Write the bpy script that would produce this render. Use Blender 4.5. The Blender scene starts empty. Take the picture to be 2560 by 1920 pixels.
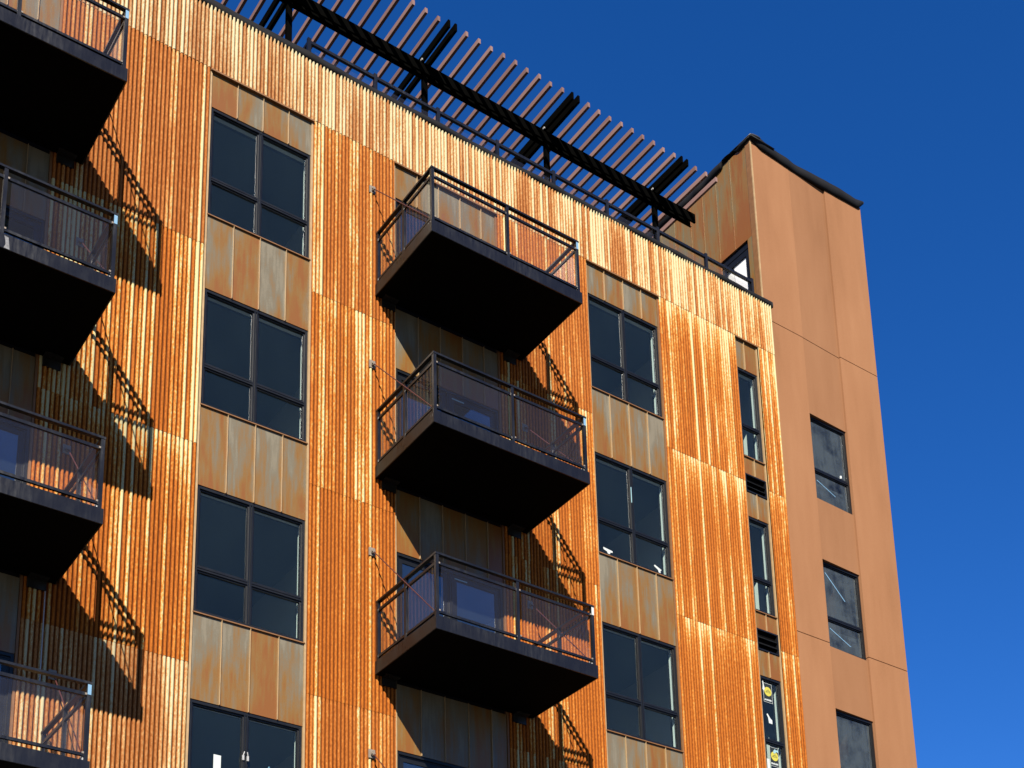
import bpy, math, random
from mathutils import Matrix, Vector
random.seed(7)
sc = bpy.context.scene
COL = sc.collection

# ------------------------------------------------------------------ camera
# x runs along the street front, y into the building, z up; z = 0 is the line where the
# parapet cladding starts, the street lies about 20 m below.
YAW, PITCH, ROLL = 0.6215, 0.2654, -0.0250
CAM = Vector((-6.9823, -16.9121, -18.9324))
cy, sy, cp, sp, cr, sr = math.cos(YAW), math.sin(YAW), math.cos(PITCH), math.sin(PITCH), math.cos(ROLL), math.sin(ROLL)
fwd = Vector((sy * cp, cy * cp, sp)); rgt = Vector((cy, -sy, 0)); upv = rgt.cross(fwd)
r2 = cr * rgt + sr * upv; u2 = -sr * rgt + cr * upv
cam_d = bpy.data.cameras.new('camera'); cam = bpy.data.objects.new('camera', cam_d); COL.objects.link(cam)
m = Matrix.Identity(4)
for i in range(3):
    m[i][0], m[i][1], m[i][2], m[i][3] = r2[i], u2[i], -fwd[i], CAM[i]
cam.matrix_world = m
cam_d.sensor_width = 36; cam_d.sensor_fit = 'HORIZONTAL'
cam_d.lens = 3714.4574 / 2560 * 36
cam_d.shift_x = -7.3244 / 2560          # rising-front lens shift: the photo's uprights are half corrected
cam_d.shift_y = 1473.9613 / 2560
cam_d.clip_start = 0.1; cam_d.clip_end = 3000
sc.camera = cam

# ------------------------------------------------------------------ light
LIGHT = Vector((1.222, 1.674, -1.57)).normalized()       # the way sunlight travels
SUN_EL = math.asin(-LIGHT.z)
SUN_AZ = math.atan2(-LIGHT.x, -LIGHT.y)                  # clockwise from +y
sun_d = bpy.data.lights.new('sun', 'SUN'); sun = bpy.data.objects.new('sun', sun_d); COL.objects.link(sun)
sun_d.energy = 5.0; sun_d.angle = math.radians(0.5); sun_d.color = (1.0, 0.93, 0.82)
sun.rotation_euler = LIGHT.to_track_quat('-Z', 'Y').to_euler()
sun.location = (-20, -30, 30)
w = bpy.data.worlds.new('World'); sc.world = w; w.use_nodes = True
wn = w.node_tree; bg = wn.nodes['Background']
sky = wn.nodes.new('ShaderNodeTexSky'); sky.sky_type = 'NISHITA'; sky.sun_disc = False
sky.sun_elevation = SUN_EL; sky.sun_rotation = SUN_AZ
sky.altitude = 1500; sky.air_density = 1.0; sky.dust_density = 0.0; sky.ozone_density = 2.0
hs = wn.nodes.new('ShaderNodeHueSaturation'); hs.inputs['Saturation'].default_value = 1.35
wn.links.new(sky.outputs[0], hs.inputs['Color']); 
tnt = wn.nodes.new('ShaderNodeMix'); tnt.data_type = 'RGBA'; tnt.blend_type = 'MULTIPLY'      # deep blue of a dry, high-altitude sky
tnt.inputs[0].default_value = 1.0; tnt.inputs[7].default_value = (0.6375, 0.75, 1.065, 1)
wn.links.new(hs.outputs[0], tnt.inputs[6]); wn.links.new(tnt.outputs[2], bg.inputs['Color'])
bg.inputs['Strength'].default_value = 0.05
sc.view_settings.view_transform = 'Standard'; sc.view_settings.look = 'None'
sc.view_settings.gamma = 1; sc.view_settings.use_curve_mapping = False
sc.view_settings.exposure = 1.675     # exposed for the dark steel, which leaves the rust bright and the shade deep
sc.cycles.use_denoising = True
sc.cycles.max_bounces = 12; sc.cycles.transparent_max_bounces = 24

# ------------------------------------------------------------------ material helper
class Mat:
    def __init__(s, name):
        s.m = bpy.data.materials.new(name); s.m.use_nodes = True
        s.t = s.m.node_tree; s.t.nodes.clear()
        s.out = s.t.nodes.new('ShaderNodeOutputMaterial')
    def n(s, typ, props=None, **inp):
        nd = s.t.nodes.new('ShaderNode' + typ)
        for k, v in (props or {}).items(): setattr(nd, k, v)
        for k, v in inp.items():
            key = int(k[1:]) if k[0] == '_' and k[1:].isdigit() else k.replace('_', ' ')
            sock = nd.inputs[key]
            if isinstance(v, bpy.types.NodeSocket): s.t.links.new(v, sock)
            else: sock.default_value = v
        return nd
    def math(s, op, a, b=0.0, c=0.0, clamp=False):
        return s.n('Math', dict(operation=op, use_clamp=clamp), _0=a, _1=b, _2=c).outputs[0]
    def ramp(s, fac, stops):
        nd = s.n('ValToRGB', Fac=fac); cr_ = nd.color_ramp
        while len(cr_.elements) < len(stops): cr_.elements.new(0.5)
        for e, (p, c) in zip(cr_.elements, stops):
            e.position = p; e.color = (*c, 1) if len(c) == 3 else c
        return nd.outputs[0]
    def attr(s, name): return s.n('Attribute', dict(attribute_type='OBJECT', attribute_name=name)).outputs['Fac']
    def xyz(s):
        c = s.n('TexCoord').outputs['Object']
        return c, s.n('SeparateXYZ', _0=c).outputs
    def vec(s, x, y, z): return s.n('CombineXYZ', _0=x, _1=y, _2=z).outputs[0]
    def noise(s, vec, scale=1.0, detail=3.0, rough=0.55):
        return s.n('TexNoise', Vector=vec, Scale=scale, Detail=detail, Roughness=rough).outputs[0]
    def mix(s, fac, a, b, mode='MIX'):
        nd = s.n('Mix', dict(data_type='RGBA', blend_type=mode))
        for i, v in ((0, fac), (6, a), (7, b)):
            if isinstance(v, bpy.types.NodeSocket): s.t.links.new(v, nd.inputs[i])
            else: nd.inputs[i].default_value = v if i == 0 else ((*v, 1) if len(v) == 3 else v)
        return nd.outputs[2]
    TONE = 0.75                        # reflectance scale shared by every opaque surface
    def principled(s, color, rough=0.6, spec=0.4, metal=0.0, bump=None, bstr=0.2, bdist=0.01):
        nd = s.n('BsdfPrincipled')
        color = s.mix(1.0, color, (s.TONE, s.TONE, s.TONE), 'MULTIPLY') if isinstance(color, bpy.types.NodeSocket) else tuple(v * s.TONE for v in color)
        for k, v in (('Base Color', color), ('Roughness', rough), ('Specular IOR Level', spec), ('Metallic', metal)):
            if isinstance(v, bpy.types.NodeSocket): s.t.links.new(v, nd.inputs[k])
            elif k == 'Base Color': nd.inputs[k].default_value = (*v, 1)
            else: nd.inputs[k].default_value = v
        if bump is not None:
            b = s.n('Bump', Strength=bstr, Distance=bdist, Height=bump)
            s.t.links.new(b.outputs[0], nd.inputs['Normal'])
        s.t.links.new(nd.outputs[0], s.out.inputs[0])
        return nd

PITCH_U = 0.0615                       # rib spacing of the corrugated sheets

def mat_corten():
    M = Mat('corrugated_rust'); c, (x, y, z) = M.xyz()
    tone, seed, ztop, topw = M.attr('tone'), M.attr('seed'), M.attr('ztop'), M.attr('topw')
    rib = M.math('FLOOR', M.math('MULTIPLY_ADD', x, 1 / PITCH_U, 0.5))
    wv = M.n('TexWhiteNoise', dict(noise_dimensions='2D'), Vector=M.vec(rib, M.math('MULTIPLY', seed, 91.7), 0.0)).outputs[0]
    n1 = M.noise(M.vec(M.math('MULTIPLY', rib, 7.31), M.math('MULTIPLY', seed, 47.0), M.math('MULTIPLY', z, 0.9)), 1.0, 4.0)
    n2 = M.noise(M.vec(M.math('MULTIPLY', x, 1.6), M.math('MULTIPLY', seed, 19.0), M.math('MULTIPLY', z, 0.55)), 1.0, 1.0)
    n3 = M.noise(M.vec(M.math('MULTIPLY', x, 60.0), M.math('MULTIPLY', seed, 5.0), M.math('MULTIPLY', z, 22.0)), 1.0, 3.0, 0.7)
    d = M.math('SUBTRACT', ztop, z)
    fade = M.math('POWER', 2.718, M.math('MULTIPLY', d, -2.2))
    nt = M.noise(M.vec(M.math('MULTIPLY', rib, 0.21), seed, 0.0), 1.0, 2.0)
    fade = M.math('MULTIPLY', M.math('MULTIPLY', fade, topw), M.math('MULTIPLY_ADD', nt, 4.0, -1.5, clamp=True))
    p = M.math('ADD', M.math('SUBTRACT', tone, 0.09), M.math('MULTIPLY', M.math('SUBTRACT', wv, 0.5), 0.85))
    p = M.math('ADD', p, M.math('MULTIPLY', M.math('SUBTRACT', n1, 0.5), 1.15))
    p = M.math('ADD', p, M.math('MULTIPLY', M.math('SUBTRACT', n2, 0.5), 0.5))
    p = M.math('MAXIMUM', p, M.math('MULTIPLY_ADD', wv, 0.12, 0.25))
    p = M.math('ADD', p, M.math('MULTIPLY', M.math('SUBTRACT', n3, 0.5), 1.25))
    # paler on the crests, deeper rust tone down the grooves
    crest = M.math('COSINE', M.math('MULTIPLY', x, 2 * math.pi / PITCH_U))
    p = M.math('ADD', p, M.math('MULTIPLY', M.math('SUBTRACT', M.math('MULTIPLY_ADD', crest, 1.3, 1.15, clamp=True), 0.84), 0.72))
    lap = M.math('COMPARE', rib, M.math('FLOOR', M.math('MULTIPLY_ADD', M.attr('lap'), 1 / PITCH_U, 0.75)), 0.1)
    p = M.math('ADD', p, M.math('MULTIPLY', lap, 0.42))
    p = M.math('ADD', p, fade, clamp=True)
    hot = M.ramp(p, [(0.0, (0.120, 0.027, 0.0025)), (0.25, (0.225, 0.061, 0.0055)), (0.48, (0.295, 0.080, 0.008)),
                     (0.68, (0.365, 0.134, 0.021)), (0.85, (0.40, 0.245, 0.070)), (1.0, (0.40, 0.36, 0.19))])
    tan = M.ramp(p, [(0.0, (0.115, 0.034, 0.006)), (0.3, (0.225, 0.090, 0.028)), (0.55, (0.275, 0.155, 0.066)),
                     (0.8, (0.325, 0.235, 0.125)), (1.0, (0.38, 0.33, 0.21))])
    col = M.mix(M.attr('tan'), hot, tan)
    spk = M.noise(M.vec(M.math('MULTIPLY', x, 130.0), 0.0, M.math('MULTIPLY', z, 75.0)), 1.0, 1.0)
    dark = M.math('MULTIPLY', M.math('GREATER_THAN', spk, 0.69), 0.75)
    col = M.mix(dark, col, (0.05, 0.014, 0.004))
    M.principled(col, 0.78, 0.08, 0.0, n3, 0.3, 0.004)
    return M.m

def mat_panel(name, grey, ochre, bias=0.0, gloss=0.42):
    M = Mat(name); c, (x, y, z) = M.xyz()
    seed, tone, zb = M.attr('seed'), M.attr('tone'), M.attr('zbot')
    across = M.math('ADD', x, y)
    n1 = M.noise(M.vec(M.math('MULTIPLY', across, 3.2), M.math('MULTIPLY', seed, 31.0), M.math('MULTIPLY', z, 0.8)), 1.0, 4.0)
    n2 = M.noise(M.vec(M.math('MULTIPLY', across, 22.0), M.math('MULTIPLY', seed, 11.0), M.math('MULTIPLY', z, 1.6)), 1.0, 3.0)
    n3 = M.noise(M.vec(M.math('MULTIPLY', across, 40.0), seed, M.math('MULTIPLY', z, 90.0)), 1.0, 3.0, 0.7)
    h = M.math('SUBTRACT', z, zb)
    low = M.math('POWER', 2.718, M.math('MULTIPLY', h, -1.6))
    p = M.math('ADD', M.math('ADD', tone, bias), M.math('MULTIPLY', M.math('SUBTRACT', n1, 0.5), 2.5))
    p = M.math('ADD', p, M.math('MULTIPLY', M.math('SUBTRACT', n2, 0.5), 1.15))
    p = M.math('ADD', p, M.math('MULTIPLY', M.math('SUBTRACT', n3, 0.5), 0.6))
    p = M.math('ADD', p, M.math('MULTIPLY', low, 0.55), clamp=True)
    deep = tuple(v * f for v, f in zip(ochre, (1.0, 0.72, 0.5)))
    mid = tuple((a + b) / 2 for a, b in zip(grey, ochre))
    col = M.ramp(p, [(0.0, tuple(v * f for v, f in zip(grey, (1.28, 1.27, 1.30)))), (0.22, grey), (0.46, mid), (0.70, ochre), (1.0, deep)])
    M.principled(col, gloss, 0.45, 0.0, n3, 0.10, 0.003)
    return M.m

def mat_plain(name, col, rough=0.5, spec=0.4, metal=0.0, var=0.12, scale=6.0, bump=0.0):
    M = Mat(name); c, _ = M.xyz()
    n = M.noise(c, scale, 4.0)
    f = M.math('MULTIPLY_ADD', n, 2 * var, 1 - var)
    cc = M.mix(1.0, col, M.n('CombineColor', _0=f, _1=f, _2=f).outputs[0], 'MULTIPLY')
    rr = M.math('MULTIPLY_ADD', n, 0.2, rough - 0.1)
    M.principled(cc, rr, spec, metal, M.noise(c, scale * 12, 3.0) if bump else None, bump, 0.004)
    return M.m

def mat_scuffed(name, col, dust, amount=0.25, rough=0.24, spec=0.5):
    M = Mat(name); c, (x, y, z) = M.xyz()
    n = M.noise(M.vec(M.math('MULTIPLY', x, 1.4), M.math('MULTIPLY', y, 1.4), M.math('MULTIPLY', z, 1.1)), 1.0, 5.0, 0.65)
    s = M.noise(M.vec(M.math('MULTIPLY', x, 18.0), M.math('MULTIPLY', y, 18.0), M.math('MULTIPLY', z, 2.5)), 1.0, 4.0, 0.7)
    k = M.math('MULTIPLY', M.math('MULTIPLY_ADD', n, 3.2, -1.25, clamp=True), M.math('MULTIPLY_ADD', s, 3.0, -1.0, clamp=True))
    M.principled(M.mix(M.math('MULTIPLY', k, amount), col, dust), M.math('MULTIPLY_ADD', k, 0.3, rough), spec)
    return M.m

def mat_glass(name, tint, refl=1.0, dirt=0.0, film=0.0, filmcol=(0.15, 0.16, 0.15), dirtcol=(0.30, 0.33, 0.36), dscale=3.0):
    M = Mat(name); c, (x, y, z) = M.xyz()
    fr = M.n('Fresnel', IOR=1.5).outputs[0]
    front = M.math('SUBTRACT', 1.0, M.n('NewGeometry').outputs['Backfacing'])      # the far face of a pane adds no mirror of its own
    fac = M.math('MULTIPLY', M.math('MULTIPLY', fr, refl), front, clamp=True)
    tr = M.n('BsdfTransparent', Color=(*tint, 1)).outputs[0]
    gl = M.n('BsdfGlossy', Color=(0.92, 0.96, 1.0, 1), Roughness=0.015).outputs[0]
    sh = M.n('MixShader', _0=fac, _1=tr, _2=gl).outputs[0]
    if film:
        fn = M.noise(M.vec(M.math('MULTIPLY', x, 1.3), y, M.math('MULTIPLY', z, 0.7)), 1.0, 4.0)
        sh = M.n('MixShader', _0=M.math('MULTIPLY', M.math('MULTIPLY_ADD', fn, 1.2, 0.4), film), _1=sh, _2=M.n('BsdfDiffuse', Color=(*filmcol, 1)).outputs[0]).outputs[0]
    if dirt:
        n = M.noise(c, dscale, 6.0, 0.62)
        s = M.noise(M.vec(M.math('MULTIPLY', x, 9.0), y, M.math('MULTIPLY_ADD', x, 5.0, M.math('MULTIPLY', z, 1.3))), 1.0, 4.0, 0.6)
        k = M.math('MULTIPLY', M.math('MULTIPLY_ADD', M.math('MULTIPLY', n, M.math('ADD', s, 0.55)), 3.2, -1.0, clamp=True), dirt)
        df = M.n('BsdfDiffuse', Color=(*dirtcol, 1)).outputs[0]
        sh = M.n('MixShader', _0=k, _1=sh, _2=df).outputs[0]
    M.t.links.new(sh, M.out.inputs[0])
    return M.m

def mat_stucco(name='terracotta_stucco', dim=1.0):
    M = Mat(name); c, (x, y, z) = M.xyz()
    big = M.noise(M.vec(M.math('MULTIPLY', x, 0.9), y, M.math('MULTIPLY', z, 0.28)), 1.0, 3.0)
    med = M.noise(M.vec(M.math('MULTIPLY', x, 5.0), y, M.math('MULTIPLY', z, 0.7)), 1.0, 4.0)
    fin = M.noise(c, 70.0, 3.0, 0.7)
    p = M.math('ADD', M.math('MULTIPLY', big, 0.44), M.math('MULTIPLY', med, 0.26))
    p = M.math('ADD', p, M.math('MULTIPLY', fin, 0.36), clamp=True)
    col = M.ramp(p, [(p_, tuple(v * dim for v in c_)) for p_, c_ in ((0.30, (0.165, 0.074, 0.031)), (0.5, (0.214, 0.098, 0.044)), (0.72, (0.248, 0.119, 0.056)))])
    M.principled(col, 0.9, 0.15, 0.0, fin, 0.35, 0.006)
    return M.m

def mat_slat():
    M = Mat('red_brown_board'); c, (x, y, z) = M.xyz(); seed = M.attr('seed')
    g = M.noise(M.vec(M.math('MULTIPLY_ADD', seed, 37.0, M.math('MULTIPLY', x, 30.0)), M.math('MULTIPLY', y, 2.2), M.math('MULTIPLY', z, 45.0)), 1.0, 4.0, 0.65)
    p = M.math('MULTIPLY_ADD', M.math('SUBTRACT', seed, 0.5), 0.45, g, clamp=True)
    col = M.ramp(p, [(0.2, (0.112, 0.058, 0.048)), (0.5, (0.155, 0.084, 0.070)), (0.85, (0.205, 0.122, 0.104))])
    M.principled(col, 0.75, 0.25, 0.0, g, 0.2, 0.004)
    return M.m

MT = dict(
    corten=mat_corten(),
    panel=mat_panel('weathered_steel_panel', (0.114, 0.098, 0.064), (0.150, 0.074, 0.013)),
    panel_side=mat_panel('weathered_steel_panel_tower', (0.124, 0.100, 0.046), (0.165, 0.080, 0.016), 0.22),
    trim=mat_plain('rusted_trim', (0.15, 0.066, 0.020), 0.6, 0.35, var=0.35, scale=9.0),
    trim_pale=mat_plain('pale_rusted_trim_lit_seam', (0.29, 0.19, 0.09), 0.5, 0.45, var=0.3, scale=9.0),
    stucco=mat_stucco(), stucco_mid=mat_stucco('terracotta_stucco_darker', 0.90), slat=mat_slat(),  # middle bay: same stucco in a slightly darker tone
    black=mat_scuffed('black_painted_steel', (0.0055, 0.0052, 0.0050), (0.05, 0.05, 0.05), 0.18, 0.28, 0.42),
    bronze=mat_scuffed('dark_bronze_painted_steel', (0.0062, 0.0056, 0.0050), (0.06, 0.06, 0.058), 0.16, 0.26, 0.42),
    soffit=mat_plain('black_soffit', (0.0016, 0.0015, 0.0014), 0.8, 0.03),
    beam=mat_scuffed('black_pergola_steel', (0.0018, 0.0018, 0.0017), (0.005, 0.005, 0.004), 0.25, 0.75, 0.0),
    frame=mat_plain('window_frame_black', (0.0048, 0.0054, 0.0066), 0.40, 0.3, var=0.2),
    membrane=mat_plain('black_roof_membrane', (0.0040, 0.0038, 0.0038), 0.7, 0.15, var=0.3, scale=4.0, bump=0.3),
    membrane_top=mat_plain('grey_roof_membrane', (0.035, 0.035, 0.038), 0.6, 0.4, var=0.25, scale=5.0, bump=0.3),
    glass=mat_glass('window_glass', (0.82, 0.87, 0.86), 0.85, 0.0, 0.022, (0.080, 0.12, 0.12)),
    door_glass=mat_glass('door_glass', (0.80, 0.85, 0.86), 3.5, 0.0, 0.03, (0.10, 0.13, 0.14)),
    glass_dirty=mat_glass('dusty_window_glass', (0.66, 0.72, 0.76), 0.9, 0.42, 0.02, dirtcol=(0.052, 0.064, 0.072), dscale=2.6),
    rail_glass=mat_glass('balcony_glass', (0.965, 0.96, 0.962), 0.6, 0.0, 0.030, (0.108, 0.100, 0.098)),
    drywall=mat_plain('white_drywall', (0.72, 0.74, 0.70), 0.9, 0.2, var=0.05),
    ceiling=mat_plain('grey_ceiling', (0.17, 0.21, 0.24), 0.9, 0.1, var=0.06),
    floor=mat_plain('concrete_floor', (0.22, 0.21, 0.20), 0.8, 0.2),
    core=mat_plain('dark_sheathing', (0.012, 0.011, 0.010), 0.9, 0.1),
    concrete=mat_plain('concrete', (0.30, 0.29, 0.27), 0.85, 0.2, var=0.15, scale=1.5, bump=0.3),
    asphalt=mat_plain('asphalt', (0.062, 0.054, 0.045), 0.9, 0.2, var=0.2, scale=0.6, bump=0.3),
    white=mat_plain('white_paper', (0.40, 0.43, 0.42), 0.7, 0.2, var=0.04),
    blue=mat_plain('pale_blue_tape', (0.13, 0.25, 0.37), 0.6, 0.3, var=0.08),
    sky_glare_board=mat_plain('white_sky_glare', (0.82, 0.84, 0.83), 0.8, 0.2, var=0.03),  # white standing in for bright sky reflected in the tower door
    smear=mat_plain('dried_paint_smear', (0.15, 0.15, 0.155), 0.8, 0.1, var=0.6, scale=30.0),
    cyan=mat_plain('pale_cyan_tape', (0.20, 0.33, 0.36), 0.6, 0.3, var=0.08),
    yellow=mat_plain('yellow_print', (0.37, 0.33, 0.045), 0.6, 0.3, var=0.05),
    olive=mat_plain('olive_print', (0.14, 0.13, 0.03), 0.6, 0.3, var=0.1),
    label=mat_plain('black_print', (0.012, 0.016, 0.016), 0.5, 0.3, var=0.1),
    steel=mat_plain('galvanised_steel', (0.30, 0.30, 0.30), 0.4, 0.5, var=0.15, scale=20.0),
    rod=mat_plain('dark_red_primed_steel', (0.05, 0.011, 0.009), 0.5, 0.4, var=0.2),
    plate=mat_plain('weathered_plate', (0.17, 0.14, 0.11), 0.6, 0.4, var=0.35, scale=25.0),
)

# ------------------------------------------------------------------ mesh helpers
class MB:
    def __init__(s): s.v = []; s.f = []; s.mi = []; s.i = 0
    def add(s, vs, fs):
        o = len(s.v); s.v += vs
        for f in fs: s.f.append([o + k for k in f]); s.mi.append(s.i)
        return s
    def slot(s, i): s.i = i; return s
    def box(s, x0, x1, y0, y1, z0, z1):
        return s.add([(x0, y0, z0), (x1, y0, z0), (x1, y1, z0), (x0, y1, z0), (x0, y0, z1), (x1, y0, z1), (x1, y1, z1), (x0, y1, z1)],
                     [(0, 3, 2, 1), (4, 5, 6, 7), (0, 1, 5, 4), (1, 2, 6, 5), (2, 3, 7, 6), (3, 0, 4, 7)])
    def prism(s, pts, y0, y1):            # outline in x,z (counter-clockwise seen from -y), extruded along y
        n = len(pts)
        vs = [(x, y0, z) for x, z in pts] + [(x, y1, z) for x, z in pts]
        fs = [list(range(n)), list(range(2 * n - 1, n - 1, -1))] + [[i, i + n, (i + 1) % n + n, (i + 1) % n] for i in range(n)]
        return s.add(vs, fs)
    def tube(s, a, b, r, n=8):
        a, b = Vector(a), Vector(b); d = (b - a).normalized()
        p = d.orthogonal().normalized(); q = d.cross(p)
        vs = []
        for c in (a, b):
            for k in range(n):
                t = 2 * math.pi * k / n; vs.append(tuple(c + r * (math.cos(t) * p + math.sin(t) * q)))
        fs = [[k, (k + 1) % n, n + (k + 1) % n, n + k] for k in range(n)] + [list(range(n - 1, -1, -1)), list(range(n, 2 * n))]
        return s.add(vs, fs)
    def build(s, name, mats, parent=None, smooth=False, origin=None):
        me = bpy.data.meshes.new(name)
        v = s.v if origin is None else [(a - origin[0], b - origin[1], c - origin[2]) for a, b, c in s.v]
        me.from_pydata(v, [], s.f)
        for mm in (mats if isinstance(mats, (list, tuple)) else [mats]): me.materials.append(MT[mm])
        me.polygons.foreach_set('material_index', s.mi)
        if smooth: me.polygons.foreach_set('use_smooth', [True] * len(me.polygons))
        me.update()
        o = bpy.data.objects.new(name, me); COL.objects.link(o)
        if origin is not None: o.location = origin
        if parent is not None:
            o.parent = parent
        return o
def empty(name, loc=(0, 0, 0)):
    o = bpy.data.objects.new(name, None); COL.objects.link(o); o.location = loc; o.empty_display_size = 0.3
    return o
def tag(o, label=None, category=None, group=None, kind=None):
    for k, v in (('label', label), ('category', category), ('group', group), ('kind', kind)):
        if v: o[k] = v
    return o
def attrs(o, **kw):
    for k, v in kw.items(): o[k] = float(v)
    return o
def box(name, mat, parent, *b): return MB().box(*b).build(name, mat, parent)
def copy_tree(src, parent, dx, dz):
    c = src.copy(); COL.objects.link(c); c.parent = parent
    c.location = (src.location.x + dx, src.location.y, src.location.z + dz)
    for ch in src.children:
        k = ch.copy(); COL.objects.link(k); k.parent = c
    return c

# ------------------------------------------------------------------ ground
ground = MB().add([(-900, -900, -20.6), (900, -900, -20.6), (900, 900, -20.6), (-900, 900, -20.6)], [(0, 1, 2, 3)]).build('ground', 'asphalt')
tag(ground, kind='structure')

# ------------------------------------------------------------------ measured levels
P0 = 0.0                                         # foot of the parapet cladding, head of the top flat panels
T = [-0.665, -3.843, -7.030, -10.225]            # window heads
B = [-2.590, -5.770, -8.968, -12.16]             # window feet
FZ = [-2.750, -5.965, -9.172, -12.37]            # underside of the balconies
SEAM = [P0, -3.125, -6.400, -9.705, -13.05]      # horizontal joints of the corrugated sheets
RIB_TOP = 1.125
XL, XR = -5.8, 11.655
COLS = dict(L=(-4.235, -2.275), A=(0.0, 1.655), B=(3.155, 5.100), C=(7.050, 8.670), D=(10.615, 11.155))

bld = empty('apartment_building', (0, 0, -20.6))
tag(bld, 'tall apartment building clad in orange rusted corrugated steel with black balconies', 'building')
def part(mb, name, mat, root=bld, smooth=False):
    o = mb.build(name, mat, root, smooth); o.location = -Vector(root.location) if root.parent is None else (0, 0, 0)
    return o

# wall behind the cladding, with its openings
def grid_wall(mb, x0, x1, z0, z1, y0, y1, holes):
    xs = sorted({x0, x1} | {h[0] for h in holes} | {h[1] for h in holes})
    for a, b in zip(xs, xs[1:]):
        hz = sorted([(h[2], h[3]) for h in holes if h[0] <= a + 1e-6 and h[1] >= b - 1e-6])
        lo = z0
        for c, d in hz:
            if c > lo: mb.box(a, b, y0, y1, lo, c)
            lo = max(lo, d)
        if lo < z1: mb.box(a, b, y0, y1, lo, z1)
holes = []
for k in range(4):
    for cc in 'AC':
        holes.append((COLS[cc][0] + 0.02, COLS[cc][1] - 0.02, B[k] + 0.02, T[k] - 0.02))
    for cc in 'LB':
        holes.append((COLS[cc][0] + 0.02, COLS[cc][1] - 0.02, FZ[k] + 0.2, T[k] - 0.02))
    holes.append((COLS['D'][0] + 0.015, COLS['D'][1] - 0.015, B[k] + 0.02, T[k] - 0.02))
mb = MB(); grid_wall(mb, XL, XR, -13.05, 1.10, 0.065, 0.24, holes); part(mb, 'wall', 'core')
mb = MB().box(XL, 15.0, 0.10, 0.40, -20.6, -13.06); part(mb, 'base_wall', 'concrete')
mb = MB().box(XL, XL + 0.2, 0.245, 9.0, -20.6, 1.1).box(XL + 0.2, 11.6, 8.8, 9.0, -20.6, 1.1); part(mb, 'outer_wall', 'concrete')
mb = MB().box(XL, 11.6, 0.245, 9.0, 0.35, 0.80); part(mb, 'roof_deck', 'membrane_top')
# storeys seen through the windows: floors, ceilings and partitions
for k in range(4):
    fl = FZ[k] + 0.19; ce = fl + 2.42
    part(MB().box(XL + 0.21, 11.6, 0.245, 8.79, fl - 0.30, fl), 'floor_slab', 'floor')
    part(MB().box(XL + 0.21, 11.6, 0.245, 8.79, ce, ce + 0.05), 'ceiling_slab', 'ceiling')
    for px in (-1.2, 2.45, 6.05, 9.6, 11.5):
        part(MB().box(px, px + 0.1, 0.245, 6.0, fl + 0.002, ce - 0.002), 'partition_wall', 'drywall')
    part(MB().box(XL + 0.21, 11.6, 5.5, 5.6, fl + 0.002, ce - 0.003), 'corridor_wall', 'drywall')

# ------------------------------------------------------------------ corrugated sheets
AMP = 0.0165; SEGS = 12
def rib_y(x):                            # broad flat crests, narrow steep valleys
    return -AMP * math.tanh(1.9 * (math.cos(2 * math.pi * x / PITCH_U) + 0.42))
def sheet(x0, x1, z0, z1, tone, tan=0.0, topw=0.3, lift=0.0, lap=-999.0):
    vs, fs = [], []
    i0, i1 = x0 / PITCH_U * SEGS, x1 / PITCH_U * SEGS
    xs = [x0] + [k * PITCH_U / SEGS for k in range(math.floor(i0) + 1, math.ceil(i1))] + [x1]
    wob = random.uniform(-0.003, 0.003)
    zl = [z1, (z0 + z1) / 2 + random.uniform(-.2, .2), z0]
    for x in xs:
        y = rib_y(x)
        for j, zz in enumerate(zl):
            vs.append((x, y - lift + (wob if j == 1 else 0), zz))
        vs.append((x, y - lift + 0.012, z0)); vs.append((x, y - lift + 0.012, z1))
    for i in range(len(xs) - 1):
        a, b = 5 * i, 5 * i + 5
        fs += [(a + 1, b + 1, b, a), (a + 2, b + 2, b + 1, a + 1), (a + 3, b + 3, b + 2, a + 2), (a, b, b + 4, a + 4)]
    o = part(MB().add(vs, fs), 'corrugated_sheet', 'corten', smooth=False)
    for p in o.data.polygons: p.use_smooth = True
    o.data.set_sharp_from_angle(angle=math.radians(60))
    attrs(o, tone=tone, seed=random.random(), ztop=z1, topw=topw, tan=tan, lap=lap)
    return o
def strip(x0, x1, rows, laps):
    cuts = [x0] + [(round(c / PITCH_U) - 0.5) * PITCH_U for c in laps] + [x1]
    for k, (tone, tan, topw) in enumerate(rows):
        for j in range(len(cuts) - 1):
            sheet(cuts[j], cuts[j + 1], SEAM[k + 1] - 0.03, SEAM[k], tone + random.uniform(-.025, .025), tan, topw,
                  0.005 * (3 - k) + 0.0025 * (j % 2), cuts[j] if j else -999.0)
strip(-5.8, -4.265, [(0.4, 0.2, 0.2)] * 4, [-4.6])
strip(-2.245, -0.03, [(0.30, 0.25, 0.1), (0.70, 0.0, 0.2), (0.42, 0.0, 0.9), (0.50, 0.55, 0.5)], [-1.92, -1.035, -0.15])
strip(1.685, 3.125, [(0.34, 0.1, 0.3), (0.46, 0.0, 0.4), (0.36, 0.0, 0.2), (0.34, 0.1, 0.1)], [1.845, 2.73])
strip(5.13, 7.02, [(0.36, 0.1, 0.3), (0.42, 0.0, 0.3), (0.38, 0.0, 0.2), (0.36, 0.1, 0.2)], [5.275, 6.16])
strip(8.70, 10.585, [(0.54, 0.0, 0.8), (0.34, 0.0, 0.8), (0.26, 0.0, 0.8), (0.24, 0.0, 0.3)], [9.488, 10.373])
strip(11.185, 11.655, [(0.52, 0.0, 0.6), (0.38, 0.0, 0.9), (0.33, 0.0, 0.7), (0.33, 0.0, 0.3)], [])
nP = 17; xs = [XL + (XR - XL) * k / nP for k in range(nP + 1)]
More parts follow.
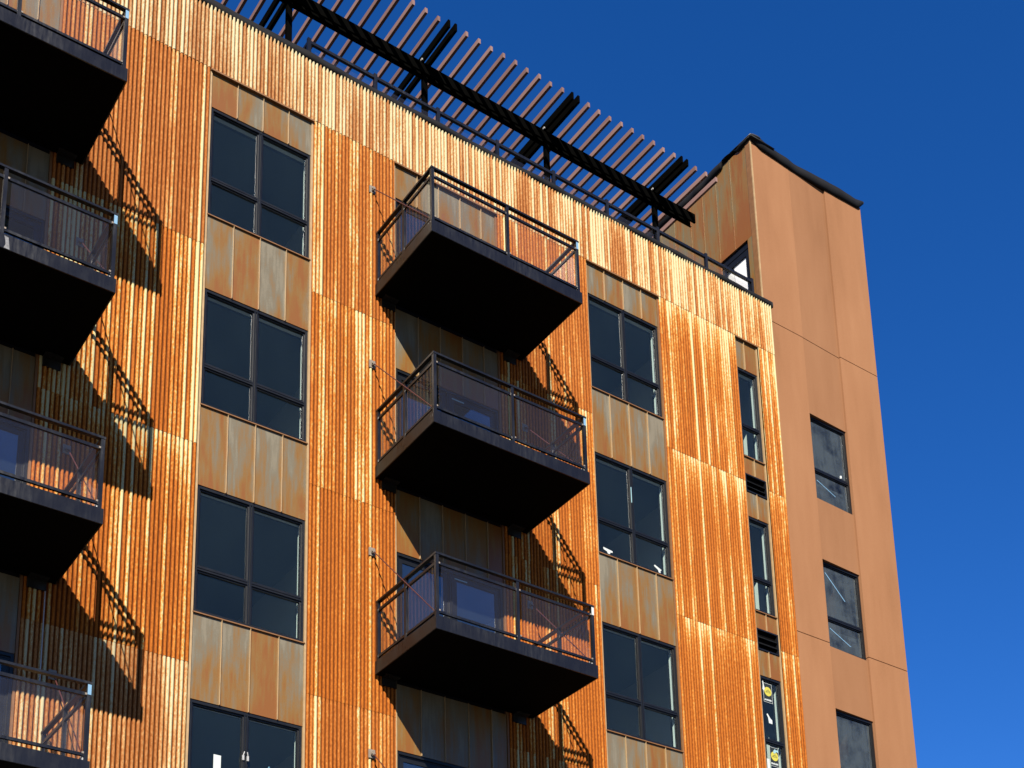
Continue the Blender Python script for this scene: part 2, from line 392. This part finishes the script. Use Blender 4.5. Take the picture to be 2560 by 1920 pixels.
for j in range(nP):
    t = j / (nP - 1)
    sheet(xs[j], xs[j + 1] + (0.0 if j == nP - 1 else 0.01), P0 - 0.02, RIB_TOP + random.uniform(-.006, .006), 0.72 + 0.08 * t + random.uniform(-.03, .03),
          0.95 - 0.65 * t, 0.35, 0.022 + 0.0015 * (j % 2))

# trims around the smooth columns
for cc, (a, b) in COLS.items():
    for s, x in ((0, a), (1, b)):
        xx = (x - 0.03, x) if s == 0 else (x, x + 0.03)
        part(MB().box(xx[0], xx[1], -0.006, 0.06, -13.05, -0.022), 'edge_trim', 'trim_pale' if cc in 'AD' or s == 0 else 'trim')
    part(MB().box(a - 0.03, b + 0.03, -0.040, 0.06, -0.050, -0.0225), 'head_trim', 'trim')

# ------------------------------------------------------------------ flat steel panels
def flat_panels(cuts, z0, z1, tones=None):
    for j in range(len(cuts) - 1):
        a, b = cuts[j], cuts[j + 1]
        mb = MB().box(a + 0.004, b - 0.004, 0.012, 0.030, z0, z1)
        if j: mb.slot(1).box(a - 0.0035, a + 0.0035, -0.012, 0.030, z0, z1)       # standing seam, its sunlit edge put into the pale colour
        o = part(mb, 'steel_panel', ['panel', 'trim_pale'])
        attrs(o, seed=random.random(), tone=(tones[j] if tones else random.uniform(0.2, 0.55)), zbot=z0)
def column(cc, seams, feet):
    a, b = COLS[cc]; cuts = [a] + seams + [b]
    flat_panels(cuts, T[0] - 0.005, P0 - 0.047, [random.uniform(0.0, 0.3) for _ in cuts])
    for k in range(4):
        lo = T[k + 1] - 0.005 if k < 3 else -13.05
        flat_panels(cuts, lo, feet[k] - 0.02, [random.uniform(0.05, 0.52) for _ in cuts])
column('A', [0.418, 0.839, 1.265], B)
column('C', [7.44, 7.868, 8.288], B)
column('B', [3.569, 3.98, 4.40, 4.816], [z for z in FZ])
column('L', [-3.821, -3.41, -2.99, -2.574], [z for z in FZ])
aD, bD = COLS['D']
flat_panels([aD, 10.83, bD], T[0] - 0.005, P0 - 0.047, [0.15, 0.55])
LOUV = [(-3.34, -2.965), (-6.54, -6.12), (-9.75, -9.33)]
for k in range(3):
    flat_panels([aD, 10.88, bD], LOUV[k][1], B[k] - 0.02)
    flat_panels([aD, 10.88, bD], T[k + 1] - 0.005, LOUV[k][0])
    lv = part(MB().box(aD, bD, 0.055, 0.062, LOUV[k][0], LOUV[k][1]), 'louvre_vent', 'soffit')
    z0, z1 = LOUV[k]; e = 0.028
    fr = MB().box(aD + 0.001, bD - 0.001, -0.004, 0.05, z1 - e, z1 - 0.002).box(aD + 0.001, bD - 0.001, -0.004, 0.05, z0 + 0.002, z0 + e)
    fr.box(aD + 0.001, aD + e, -0.003, 0.05, z0 + e, z1 - e).box(bD - e, bD - 0.001, -0.003, 0.05, z0 + e, z1 - e)
    fr.build('frame', 'frame', lv)
    for j in range(1, 3):
        zc = z0 + e + (z1 - z0 - 2 * e) * j / 3
        MB().add([(aD + e, 0.0, zc - 0.02), (bD - e, 0.0, zc - 0.02), (bD - e, 0.045, zc + 0.025), (aD + e, 0.045, zc + 0.025),
                  (aD + e, 0.004, zc - 0.028), (bD - e, 0.004, zc - 0.028), (bD - e, 0.049, zc + 0.017), (aD + e, 0.049, zc + 0.017)],
                 [(0, 1, 2, 3), (7, 6, 5, 4), (0, 4, 5, 1), (1, 5, 6, 2), (2, 6, 7, 3), (3, 7, 4, 0)]).build('blade', 'frame', lv)

# ------------------------------------------------------------------ windows
def window(root, x0, x1, z0, z1, muls, trans, glass='glass', yf=0.022, deep=0.24, sill='trim', name='window', lining=True):
    """outer frame is the part; panes, sashes, sill and inner lining are its pieces"""
    y0, y1 = yf, yf + 0.075; e = 0.042
    mb = MB().box(x0, x0 + e, y0, y1, z0, z1).box(x1 - e, x1, y0, y1, z0, z1).box(x0 + e, x1 - e, y0, y1, z1 - e, z1).box(x0 + e, x1 - e, y0, y1, z0, z0 + e)
    xs = [x0 + e]
    for mx in muls:
        mb.box(mx - 0.030, mx - 0.006, y0 + 0.002, y1, z0 + e, z1 - e).box(mx + 0.006, mx + 0.030, y0 + 0.002, y1, z0 + e, z1 - e).box(mx - 0.006, mx + 0.006, y0 + 0.016, y1, z0 + e, z1 - e)
        xs += [mx - 0.030, mx + 0.030]
    xs.append(x1 - e)
    zs = [z0 + e]
    for tz in trans:
        for i in range(0, len(xs), 2):
            mb.box(xs[i], xs[i + 1], y0 + 0.004, y1, tz - 0.030, tz - 0.005).box(xs[i], xs[i + 1], y0 + 0.004, y1, tz + 0.005, tz + 0.030).box(xs[i], xs[i + 1], y0 + 0.018, y1, tz - 0.005, tz + 0.005)
        zs += [tz - 0.030, tz + 0.030]
    zs.append(z1 - e)
    wdw = part(mb, name, 'frame', root)
    for i in range(0, len(xs), 2):
        for j in range(0, len(zs), 2):
            a, b, c, d = xs[i], xs[i + 1], zs[j], zs[j + 1]; t = 0.022
            MB().box(a, a + t, y0 + 0.022, y1 - 0.01, c, d).box(b - t, b, y0 + 0.022, y1 - 0.01, c, d).box(a + t, b - t, y0 + 0.022, y1 - 0.01, d - t, d).box(a + t, b - t, y0 + 0.022, y1 - 0.01, c, c + t).build('sash', 'frame', wdw)
            MB().box(a + t, b - t, y0 + 0.042, y0 + 0.048, c + t, d - t).build('pane', glass, wdw)
    if sill:
        MB().box(x0 - 0.012, x1 + 0.012, -0.016, y0 + 0.03, z0 - 0.018, z0 - 0.002).build('sill', sill, wdw)
    if lining:
        g = 0.03
        deep = min(deep - 0.09, deep)
        MB().box(x0 + 0.006, x0 + g, y1 + 0.001, deep + 0.03, z0 + g, z1 - g).box(x1 - g, x1 - 0.006, y1 + 0.001, deep + 0.03, z0 + g, z1 - g).box(x0 + 0.006, x1 - 0.006, y1 + 0.001, deep + 0.031, z1 - g, z1 - 0.006).box(x0 + 0.006, x1 - 0.006, y1 + 0.001, deep + 0.031, z0 + 0.006, z0 + g).build('jamb_lining', 'drywall', wdw)
    return wdw
WA, WC, WD = [], [], []
for k in range(4):
    WA.append(window(bld, COLS['A'][0] + 0.004, COLS['A'][1] - 0.004, B[k], T[k] - 0.008, [0.818], [T[k] - 1.262]))
    WC.append(window(bld, COLS['C'][0] + 0.004, COLS['C'][1] - 0.004, B[k], T[k] - 0.008, [7.862], [T[k] - 1.262]))
    WD.append(window(bld, COLS['D'][0] + 0.004, COLS['D'][1] - 0.004, B[k], T[k] - 0.008, [], [T[k] - 1.235]))
for cc in 'LB':
    for k in range(4):
        a, b = COLS[cc]
        d = window(bld, a + 0.004, b - 0.004, FZ[k] + 0.205, T[k] - 0.008, [a + 0.985], [], glass='door_glass', name='balcony_door', sill=None)
        for s in (0, 1):                                # wide black door leaves
            l0, l1 = (a + 0.05, a + 0.953) if s == 0 else (a + 1.017, b - 0.05)
            zb, zt, t = FZ[k] + 0.25, T[k] - 0.054, 0.085
            MB().box(l0, l0 + t, 0.052, 0.066, zb, zt).box(l1 - t, l1, 0.052, 0.066, zb, zt).box(l0 + t, l1 - t, 0.052, 0.066, zt - t, zt).box(l0 + t, l1 - t, 0.052, 0.066, zb, zb + t * 1.6).build('door_leaf', 'frame', d)
        MB().box(a + 1.06, a + 1.29, 0.046, 0.0515, T[k] - 0.118, T[k] - 0.098).build('pale_bar', 'cyan', d)  # pale bar near the head of the right leaf

# papers, tape and maker's labels stuck to the glass (they lie on the pane, facing out)
YG = 0.0595
def poly(name, mat, parent, pts, y=YG): return MB().prism(pts, y, y + 0.002).build(name, mat, parent)
def disc(cx, cz, r, n=28): return [(cx + r * math.cos(2 * math.pi * k / n), cz + r * math.sin(2 * math.pi * k / n)) for k in range(n)]
def rect(a, b, c, d): return [(a, c), (b, c), (b, d), (a, d)]
def maker_label(wd, x0, x1, z0, z1, cz):
    lb = poly('maker_label', 'label', wd, rect(x0, x1, z0, z1))
    t = 0.005; y = YG - 0.0015
    MB().prism(rect(x0, x1, z1 - t, z1), y, YG - .0002).prism(rect(x0, x1, z0, z0 + t), y, YG - .0002).prism(rect(x0, x0 + t, z0 + t, z1 - t), y, YG - .0002).prism(rect(x1 - t, x1, z0 + t, z1 - t), y, YG - .0002).build('label_border', 'white', wd)
    cx = (x0 + x1) / 2 + 0.005
    MB().prism(disc(cx, cz, 0.088), y - 0.001, YG - .0002).build('yellow_disc', 'yellow', wd)
    mk = MB(); y2 = y - 0.002                           # small dark mark across the disc
    for a, b, c, d in ((-.055, -.03, -.012, .012), (-.03, -.005, .0, .03), (-.004, .022, .006, .045), (.022, .045, -.002, .026), (.045, .06, -.012, .006)):
        mk.prism([(cx + a, cz + c), (cx + b, cz + c - .003), (cx + b, cz + d * .7), (cx + (a + b) / 2, cz + d)], y2, y - 0.0012)
    mk.prism(rect(cx - .06, cx + .06, cz - .022, cz - .014), y2, y - 0.0012)
    mk.build('disc_mark', 'olive', wd)
    tx = MB(); xx = x0 + 0.02
    while xx < x1 - 0.03:
        wl = random.uniform(.012, .022); tx.prism(rect(xx, xx + wl, z0 + 0.035, z0 + 0.035 + random.uniform(.022, .034)), y, YG - .0002); xx += wl + .006
    tx.build('label_print', 'white', wd)
D2 = WD[2]
maker_label(D2, 10.735, 10.950, -7.505, -7.135, -7.29)
poly('torn_paper', 'white', D2, [(10.715, -7.27), (10.745, -7.30), (10.772, -7.24), (10.752, -7.18), (10.742, -7.10), (10.722, -7.11), (10.728, -7.19)], YG - .006)
maker_label(D2, 10.785, 10.995, -8.715, -8.355, -8.52)
poly('torn_tape', 'cyan', D2, [(10.865, -8.46), (10.90, -8.47), (10.94, -8.43), (10.985, -8.44), (10.992, -8.385), (10.94, -8.40), (10.905, -8.385), (10.87, -8.42)], YG - .006)
poly('paper_scrap', 'white', D2, [(10.822, -7.90), (10.905, -7.905), (10.905, -7.83), (10.86, -7.80), (10.80, -7.72), (10.775, -7.74), (10.81, -7.80)])
poly('paper_scrap', 'white', D2, rect(10.70, 10.765, -8.90, -8.60))
poly('paper_scrap', 'white', WC[1], [(7.30, -5.70), (7.34, -5.70), (7.35, -5.66), (7.40, -5.65), (7.40, -5.62), (7.20, -5.60), (7.21, -5.64), (7.28, -5.66)])
poly('paper_scrap', 'white', WC[1], [(8.42, -5.72), (8.46, -5.72), (8.45, -5.66), (8.48, -5.63), (8.33, -5.57), (8.31, -5.60), (8.40, -5.65)])
MB().box(7.836, 7.852, 0.017, 0.0225, -4.56, -4.26).build('blue_tape', 'cyan', WC[1])
poly('white_sheet', 'white', WA[3], rect(0.385, 0.490, -11.40, -10.92))
MB().tube((1.315, 0.32, -10.80), (1.10, 0.34, -11.40), 0.013).build('pole', 'blue', WA[3])
for dx in (-0.032, 0.034):
    MB().box(0.818 + dx - 0.012, 0.818 + dx + 0.012, 0.004, 0.026, -10.93, -10.86).tube((0.818 + dx, 0.008, -10.86), (0.818 + dx * .6, 0.0, -10.81), 0.007).build('latch', 'steel', WA[3])
tag(D2, 'narrow window with two yellow round maker labels stuck on it')
tag(WC[1], 'window with small white paper scraps on its lower panes')
tag(WA[3], 'window with a white paper strip on its left pane')

# ------------------------------------------------------------------ balconies
W_, O_, H_ = 2.784, 1.674, 1.172
def make_balcony(x, z, label, tape):
    o3 = (x, 0.0, z)
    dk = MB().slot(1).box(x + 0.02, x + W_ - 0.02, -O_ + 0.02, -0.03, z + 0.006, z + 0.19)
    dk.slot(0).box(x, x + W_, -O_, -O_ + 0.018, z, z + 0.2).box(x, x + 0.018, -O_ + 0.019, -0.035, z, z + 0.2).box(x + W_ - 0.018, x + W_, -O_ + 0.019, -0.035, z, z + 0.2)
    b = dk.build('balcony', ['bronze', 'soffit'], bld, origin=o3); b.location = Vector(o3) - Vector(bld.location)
    tag(b, label)
    ps = 0.024
    def post(px, py): MB().box(px - ps, px + ps, py - ps, py + ps, 0.0205 if False else 0.19, H_ - 0.03).build('post', 'black', b)
    xf = ps + 0.019; yl = -O_ + ps + 0.019
    fx = (xf, W_ / 2, W_ - xf); sy_ = (-0.06, -O_ / 2)
    for px in fx: post(px, yl)
    for px in (xf, W_ - xf):
        for py in sy_: post(px, py)
    rr = 0.026
    def rails(z0, z1, nm, r):
        MB().box(xf - r, W_ - xf + r, yl - r, yl + r, z0, z1).build(nm, 'black', b)
        for px in (xf, W_ - xf): MB().box(px - r, px + r, yl + r + .001, -0.03, z0, z1).build(nm, 'black', b)
    rails(H_ - 0.03, H_, 'top_rail', 0.030)
    r = 0.016
    for nm, z0, z1 in (('middle_rail', H_ - 0.175, H_ - 0.135), ('bottom_rail', 0.262, 0.298)):
        segs = [(fx[0] + ps, fx[1] - ps), (fx[1] + ps, fx[2] - ps)]
        for a, c in segs: MB().box(a, c, yl - r, yl + r, z0, z1).build(nm, 'black', b)
        for px in (xf, W_ - xf):
            for a, c in ((yl + ps, -O_ / 2 - ps), (-O_ / 2 + ps, -0.06 - ps)): MB().box(px - r, px + r, a, c, z0, z1).build(nm, 'black', b)
    zg0, zg1 = 0.225, H_ - 0.185
    for a, c in segs: MB().box(a + 0.05, c - 0.05, yl - 0.004, yl + 0.004, zg0 + .062, zg1).build('glass_pane', 'rail_glass', b)
    for px in (xf, W_ - xf):
        for a, c in ((yl + ps, -O_ / 2 - ps), (-O_ / 2 + ps, -0.06 - ps)): MB().box(px - 0.004, px + 0.004, a + 0.04, c - 0.04, zg0 + .062, zg1).build('glass_pane', 'rail_glass', b)
    for px in fx:                                        # glass clips and bolts
        for zz in (H_ - 0.155, 0.30):
            MB().box(px + ps, px + ps + 0.022, yl - 0.024, yl - 0.006, zz - 0.012, zz + 0.012).build('clip', 'plate', b) if px < W_ / 2 + .1 else MB().box(px - ps - 0.022, px - ps, yl - 0.024, yl - 0.006, zz - 0.012, zz + 0.012).build('clip', 'plate', b)
    for s, px in ((-1, -0.045), (1, W_ + 0.028)):        # hangers from the wall to the outer corners
        zz = 1.955
        MB().box(px - 0.05, px + 0.05, -0.034, -0.012, zz - 0.055, zz + 0.075).box(px - 0.010, px + 0.010, -0.085, -0.034, zz - 0.03, zz + 0.03).tube((px - 0.03, -0.065, zz), (px + 0.03, -0.065, zz), 0.016).build('wall_plate', 'plate', b)
        ex = xf + 0.02 if s < 0 else W_ - xf - 0.02
        MB().tube((px, -0.07, zz - 0.005), (ex, yl + 0.03, 0.27), 0.008).build('hanger_rod', 'rod', b)
        MB().box(ex - 0.015, ex + 0.015, yl + 0.0, yl + 0.06, 0.19, 0.30).build('rod_lug', 'steel', b)
        bx = 0.12 if s < 0 else W_ - 0.36
        MB().box(bx, bx + 0.24, -0.16, -0.030, -0.012, 0.004).box(bx, bx + 0.24, -0.042, -0.014, -0.13, -0.012).tube((bx + .08, -0.10, -0.03), (bx + .08, -0.10, -0.012), 0.012).tube((bx + .14, -0.10, -0.03), (bx + .14, -0.10, -0.012), 0.012).build('bracket', 'black', b)
    if tape:
        MB().box(W_ - xf - ps + 0.004, W_ - xf + ps - 0.002, yl - ps - 0.003, yl - ps - 0.0005, H_ - 0.16, H_ - 0.035).box(W_ - xf - ps + 0.004, W_ - xf + ps + 0.002, yl - 0.0005 - ps, yl + ps, H_ - 0.0345, H_ - 0.0335).build('corner_tape', tape, b)
    return b
XB, XLb = 2.770, 2.770 - 7.395
rank = ['topmost', 'second highest', 'third highest', 'lowest']
for k in range(4):
    make_balcony(XB, FZ[k], 'black steel balcony, %s of the stack in the middle of the front' % rank[k], ['blue', 'blue', 'white', None][k])
for k in range(4):
    make_balcony(XLb, FZ[k], 'black steel balcony, %s of the stack at the left edge' % rank[k], ['blue', 'blue', None, 'blue'][k])

part(MB().tube((-1.972, -0.03, -9.24), (-1.965, -0.03, -10.55), 0.008), 'cable', 'steel')
for b_ in bld.children:
    if b_.name.startswith('balcony') and b_.get('label', '').endswith('second highest of the stack at the left edge'):
        MB().prism([(1.42, 0.005), (1.49, 0.004), (1.482, 0.07), (1.47, 0.165), (1.42, 0.175), (1.435, 0.11), (1.44, 0.06)], -O_ - 0.0012, -O_ - 0.0003).build('paint_smear', 'smear', b_)

# ------------------------------------------------------------------ parapet edge
def wavy_strip(mb, pts_top, pts_bot, n, wav, seed, place, thick=0.012):
    """flexible sheet edge: place(s, z, d) -> xyz; s along, d outwards"""
    rnd = random.Random(seed); ph = [(rnd.uniform(0, 6.28), rnd.uniform(0.7, 1.3)) for _ in range(6)]
    def lerp(p, s):
        for (a, za), (b, zb) in zip(p, p[1:]):
            if s <= b: return za + (zb - za) * (s - a) / (b - a)
        return p[-1][1]
    s0, s1 = pts_top[0][0], pts_top[-1][0]; vs = []; fs = []
    for i in range(n + 1):
        s = s0 + (s1 - s0) * i / n
        wv = sum(math.sin(s * f * k * 1.9 + p) / k for k, (p, f) in enumerate(ph, 1)) * wav
        wd = sum(math.sin(s * f * k * 2.7 + p * 2) / k for k, (p, f) in enumerate(ph, 1)) * wav
        zt, zb = lerp(pts_top, s) + wv * 0.6, lerp(pts_bot, s) + wv * 0.25
        vs += [place(s, zb, 0.0 + wd * .5), place(s, (zb + zt) / 2, 0.012 + wd), place(s, zt, 0.004 + wd), place(s, zt, -0.30), place(s, zb, -0.03)]
    for i in range(n):
        a, b = 5 * i, 5 * i + 5
        fs += [(a, b, b + 1, a + 1), (a + 1, b + 1, b + 2, a + 2), (a + 2, b + 2, b + 3, a + 3), (a + 4, b + 4, b, a), (a + 3, b + 3, b + 4, a + 4)]
    for e in (0, 5 * n): fs.append([e + k for k in range(5)])
    mb.add(vs, fs)
mb = MB(); wavy_strip(mb, [(XL, 1.255), (1.6, 1.24), (2.4, 1.215), (11.2, 1.195), (11.7, 1.21)], [(XL, 1.095), (11.7, 1.085)], 260, 0.008, 3, lambda s, z, d: (s, -0.034 - d, z))
o = part(mb, 'parapet_membrane', 'membrane', smooth=True)
rn = random.Random(5)
fast = MB().box(-0.016, 0.016, -0.016, 0.016, 0, 0.028).build('fastener', 'steel', bld)
base = fast; first = True; x = 1.95
while x < 11.5:
    f = base if first else base.copy()
    if not first: COL.objects.link(f); f.parent = bld
    f.location = Vector((x, 0.045, 1.215)) - Vector(bld.location); first = False
    x += 0.40 + rn.uniform(-.05, .05)

# ------------------------------------------------------------------ stair tower
TY = 0.19; TX0, TX1, TZ = 11.66, 14.93, 5.24
tw = empty('stair_tower', (13.3, 2.5, -20.6))
tag(tw, 'tall terracotta stucco stair tower at the right end of the building', 'tower')
def tp(mb, name, mat, smooth=False): return part(mb, name, mat, tw, smooth)
M0, M1 = 12.745, 13.815
TW = [(-0.735, -2.63), (-3.955, -5.80), (-7.07, -8.95), (-10.25, -12.1)]
SL = 0.040                                              # the middle bay leans back towards its right edge
jz = [-20.6, -12.46, -5.735, 1.005, TZ]
for a, b in zip(jz, jz[1:]):
    lo, hi = a + 0.008, b - 0.008 if b < TZ else b
    tp(MB().box(TX0, M0 - 0.003, TY, TY + 0.2, lo, hi), 'stucco_panel', 'stucco')
    tp(MB().box(M1 + 0.003, TX1, TY, TY + 0.2, lo, hi), 'stucco_panel', 'stucco')
    cuts = [hi]
    for t, f in TW:
        if t < hi and f > lo: cuts += [t, f]
        elif f <= lo < t < hi: cuts += [t, lo]
        elif t >= hi > f > lo: cuts = cuts[:-1] + [f]
    cuts.append(lo); cuts = sorted(set(cuts), reverse=True)
    for c, d in zip(cuts, cuts[1:]):
        mid = (c + d) / 2
        if any(f < mid < t for t, f in TW) or c - d < 0.01: continue
        vs = [(M0, TY + 0.004, d), (M1, TY + SL, d), (M1, TY + 0.2, d), (M0, TY + 0.2, d), (M0, TY + 0.004, c), (M1, TY + SL, c), (M1, TY + 0.2, c), (M0, TY + 0.2, c)]
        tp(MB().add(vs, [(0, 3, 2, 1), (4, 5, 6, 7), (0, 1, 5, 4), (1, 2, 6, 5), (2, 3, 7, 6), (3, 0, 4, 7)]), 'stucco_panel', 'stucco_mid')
tp(MB().box(TX1 - 0.2, TX1 - 0.001, TY + 0.201, 7.0, -20.6, TZ - 0.002), 'side_wall', 'stucco')
tp(MB().box(TX0 + 0.03, TX1 - 0.2, 6.8, 7.0, -20.6, TZ - 0.002), 'rear_wall', 'stucco')
tp(MB().box(TX0 + 0.03, TX1 - 0.2, TY + 0.201, 6.8, TZ - 0.3, TZ - 0.02), 'tower_roof', 'membrane')
for k in range(8):
    zz = -18 + 3.2 * k
    tp(MB().box(TX0 + 0.10, TX1 - 0.2, TY + 0.32, 6.8, zz - 0.2, zz), 'landing', 'floor')
tp(MB().box(TX0 + 0.08, TX0 + 0.095, TY + 0.21, 6.8, -20.6, TZ - 0.31), 'inner_wall', 'drywall')
TWN = []
for k, (t, f) in enumerate(TW):
    wd = window(tw, M0 + 0.006, M1 - 0.006, f - 0.01, t - 0.006, [], [t - 1.19], glass='glass_dirty', yf=TY + 0.062, deep=TY + 0.24, sill=None, name='window')
    TWN.append(wd)
yb = TY + 0.062 + 0.05
def strip2(wd, x0, z0, x1, z1, wdt, mat, nm):
    dx, dz = x1 - x0, z1 - z0; L = math.hypot(dx, dz); nx, nz = -dz / L * wdt / 2, dx / L * wdt / 2
    MB().prism([(x0 - nx, z0 - nz), (x1 - nx, z1 - nz), (x1 + nx, z1 + nz), (x0 + nx, z0 + nz)], yb - 0.0115, yb - 0.0085).build(nm, mat, wd)
strip2(TWN[0], 12.90, -2.13, 13.40, -2.33, 0.014, 'blue', 'tape_strip')
strip2(TWN[1], 12.90, -4.16, 13.40, -4.63, 0.018, 'blue', 'tape_strip')
strip2(TWN[1], 12.90, -5.34, 13.45, -5.58, 0.014, 'blue', 'tape_strip')
MB().tube((13.60, yb - 0.02, -1.86), (13.60, yb - 0.02, -1.80), 0.022).build('lock', 'white', TWN[0])
# side of the tower above the roof: upright weathered steel panels and a glazed door
ycuts = [0.33, 0.80, 1.235, 1.65, 2.03, 2.53, 2.95, 3.4, 3.9, 4.4, 5.0]
DY0, DY1, DZ = 0.46, 1.235, 3.02
for a, b in zip(ycuts, ycuts[1:]):
    segs = [(a, b, 0.80, TZ)]
    if a < DY1 - 0.01: segs = [(a, b, DZ, TZ)] + ([(a, DY0, 0.80, DZ - .001)] if a < DY0 else [])
    for y0, y1, z0, z1 in segs:
        mb = MB().box(TX0 - 0.002, TX0 + 0.028, y0 + 0.003, y1 - 0.003, z0, z1)
        if z1 - z0 > 1.5 and y0 > 0.4: mb.box(TX0 - 0.008, TX0 - 0.0025, y0 - 0.004, y0 + 0.006, z0, z1)
        o = tp(mb, 'steel_panel', 'panel_side'); attrs(o, seed=random.random(), tone=random.uniform(0.25, 0.6), zbot=z0)
tp(MB().box(TX0 - 0.012, TX0 + 0.03, TY + 0.012, 0.325, 0.8, TZ - 0.001), 'corner_trim', 'trim')
tp(MB().box(TX0 - 0.012, TX0 + 0.02, TY - 0.012, TY + 0.009, 1.0, TZ), 'corner_bead', 'trim_pale')
gd = tp(MB().box(TX0 + 0.035, TX0 + 0.075, DY0, DY0 + 0.11, 0.8, DZ - .002).box(TX0 + 0.035, TX0 + 0.075, DY1 - 0.11, DY1, 0.8, DZ - .002).box(TX0 + 0.035, TX0 + 0.075, DY0 + 0.11, DY1 - 0.11, DZ - 0.30, DZ - .002).box(TX0 + 0.025, TX0 + 0.034, DY0, DY1, DZ - 0.16, DZ - .13), 'glazed_door', 'frame')
MB().box(TX0 + 0.05, TX0 + 0.056, DY0 + 0.11, DY1 - 0.11, 0.8, DZ - 0.30).build('pane', 'rail_glass', gd)
MB().box(TX0 + 0.062, TX0 + 0.066, DY0 + 0.11, DY1 - 0.3, 0.8, DZ - 0.302).build('sky_glare_board', 'sky_glare_board', gd)  # white board added in place of bright sky mirrored in the pane
# roof membrane hanging over the tower's edges
mb = MB(); wavy_strip(mb, [(11.60, 5.31), (11.9, 5.39), (12.2, 5.31), (13.2, 5.325), (14.1, 5.37), (14.75, 5.36), (15.02, 5.42)],
                      [(11.60, 5.25), (11.72, 5.235), (11.95, 5.15), (12.65, 5.105), (13.75, 5.125), (14.85, 5.175), (15.02, 5.36)], 90, 0.008, 11, lambda s, z, d: (s, TY - 0.03 - d * 1.5, z))
tp(mb, 'roof_membrane', 'membrane', True)
mb = MB(); wavy_strip(mb, [(0.10, 5.30), (0.6, 5.31), (1.0, 5.33), (1.6, 5.33), (5.0, 5.30)], [(0.10, 5.26), (0.5, 5.20), (0.62, 5.30), (0.95, 5.305), (1.0, 5.17), (1.3, 5.14), (1.7, 5.12), (5.0, 5.05)], 120, 0.010, 12, lambda s, z, d: (TX0 - 0.03 - d * 2.2, s, z))
tp(mb, 'roof_membrane', 'membrane', True)
mb = MB(); wavy_strip(mb, [(11.60, 5.315), (11.68, 5.345), (11.80, 5.36), (11.88, 5.335)], [(11.60, 5.285), (11.75, 5.31), (11.88, 5.325)], 14, 0.004, 13, lambda s, z, d: (s, TY - 0.07 - d * 2.0, z))
tp(mb, 'folded_membrane_corner', 'membrane_top', True)

# ------------------------------------------------------------------ roof railing
rl = empty('roof_railing', (6.5, 0.3, 0.8))
tag(rl, 'black metal roof railing with glass panels along the parapet edge', 'railing')
def rp(mb, nm, mat): return part(mb, nm, mat, rl)
px = [1.745 + 1.2215 * k for k in range(9)]; ry = 0.30
for x in px: rp(MB().box(x - 0.035, x + 0.025, ry - 0.025, ry + 0.025, 0.80, 1.895), 'post', 'black')
for a, b in zip(px, px[1:]):
    rp(MB().box(a + 0.026, b - 0.036, ry - 0.025, ry + 0.025, 1.795, 1.848), 'top_rail', 'black')
    rp(MB().box(a + 0.10, b - 0.10, ry - 0.005, ry + 0.005, 0.95, 1.70), 'glass_pane', 'rail_glass')
    for x in (a + 0.06, b - 0.07): rp(MB().box(x - 0.03, x + 0.03, ry - 0.012, ry + 0.012, 1.42, 1.47), 'clip', 'steel')
rp(MB().box(px[0] - 0.030, px[0] + 0.020, ry + 0.026, 1.9, 1.795, 1.848), 'side_rail', 'black')
rp(MB().box(px[0] - 0.035, px[0] + 0.025, 1.9, 1.95, 0.80, 1.895), 'post', 'black')

# ------------------------------------------------------------------ pergola
pg = empty('pergola', (6.0, 2.2, 0.8))
tag(pg, 'black steel roof pergola with red brown slats above the parapet', 'pergola')
def pp(mb, nm, mat): return part(mb, nm, mat, pg)
PX = [-3.545, -0.895, 1.755, 4.415, 7.100, 9.755]; YB = 1.0; ZB0, ZB1 = 3.385, 3.592
def channel_x(mb, x0, x1, yw, s, z0, z1, fl=0.055, t=0.010):      # C profile along x, web at yw, flanges towards s
    ya, yb_ = sorted((yw, yw + s * t)); mb.box(x0, x1, ya, yb_, z0, z1)
    fa, fb = sorted((yw + s * t, yw + s * fl)); mb.box(x0, x1, fa, fb, z0, z0 + t).box(x0, x1, fa, fb, z1 - t, z1)
    return mb
for row, yy in ((0, YB), (1, 3.6)):
    for x in PX: pp(MB().box(x - 0.045, x + 0.045, yy + 0.04, yy + 0.12, 0.80, ZB1 - 0.002), 'post', 'beam')
    pp(channel_x(MB(), -4.6, 10.78, yy, 1, ZB0, ZB1, 0.036), 'main_beam', 'beam')
    pp(channel_x(MB(), -4.6, 10.78, yy + 0.16, -1, ZB0, ZB1, 0.036), 'main_beam', 'beam')
YT = 0.145
for x in PX:
    for s in (-1, 1):
        xc = x + s * 0.070
        pp(MB().box(xc - 0.022, xc + 0.022, YT - 0.0, 4.3, ZB1 + 0.003, ZB1 + 0.158), 'cross_beam', 'beam')
    pp(MB().box(x - 0.12, x - 0.1, YB - 0.035, YB + 0.01, ZB1 + 0.003, ZB1 + 0.035), 'bolt', 'steel')
slat_me = None
xs = []
for i, x in enumerate(PX):
    n = 9 if i < len(PX) - 1 else 3
    xs += [x + 0.285 + 0.2615 * k for k in range(n)]
for x in xs:
    if slat_me is None:
        o = pp(MB().box(-0.025, 0.025, 0, 4.2, 0, 0.100), 'slat', 'slat'); slat_me = o
    else:
        o = slat_me.copy(); COL.objects.link(o); o.parent = pg
    o.location = Vector((x, YT - 0.01 + random.uniform(-.012, .012), ZB1 + 0.003 + random.uniform(0, .004))) - Vector(pg.location)
    o['seed'] = random.random()
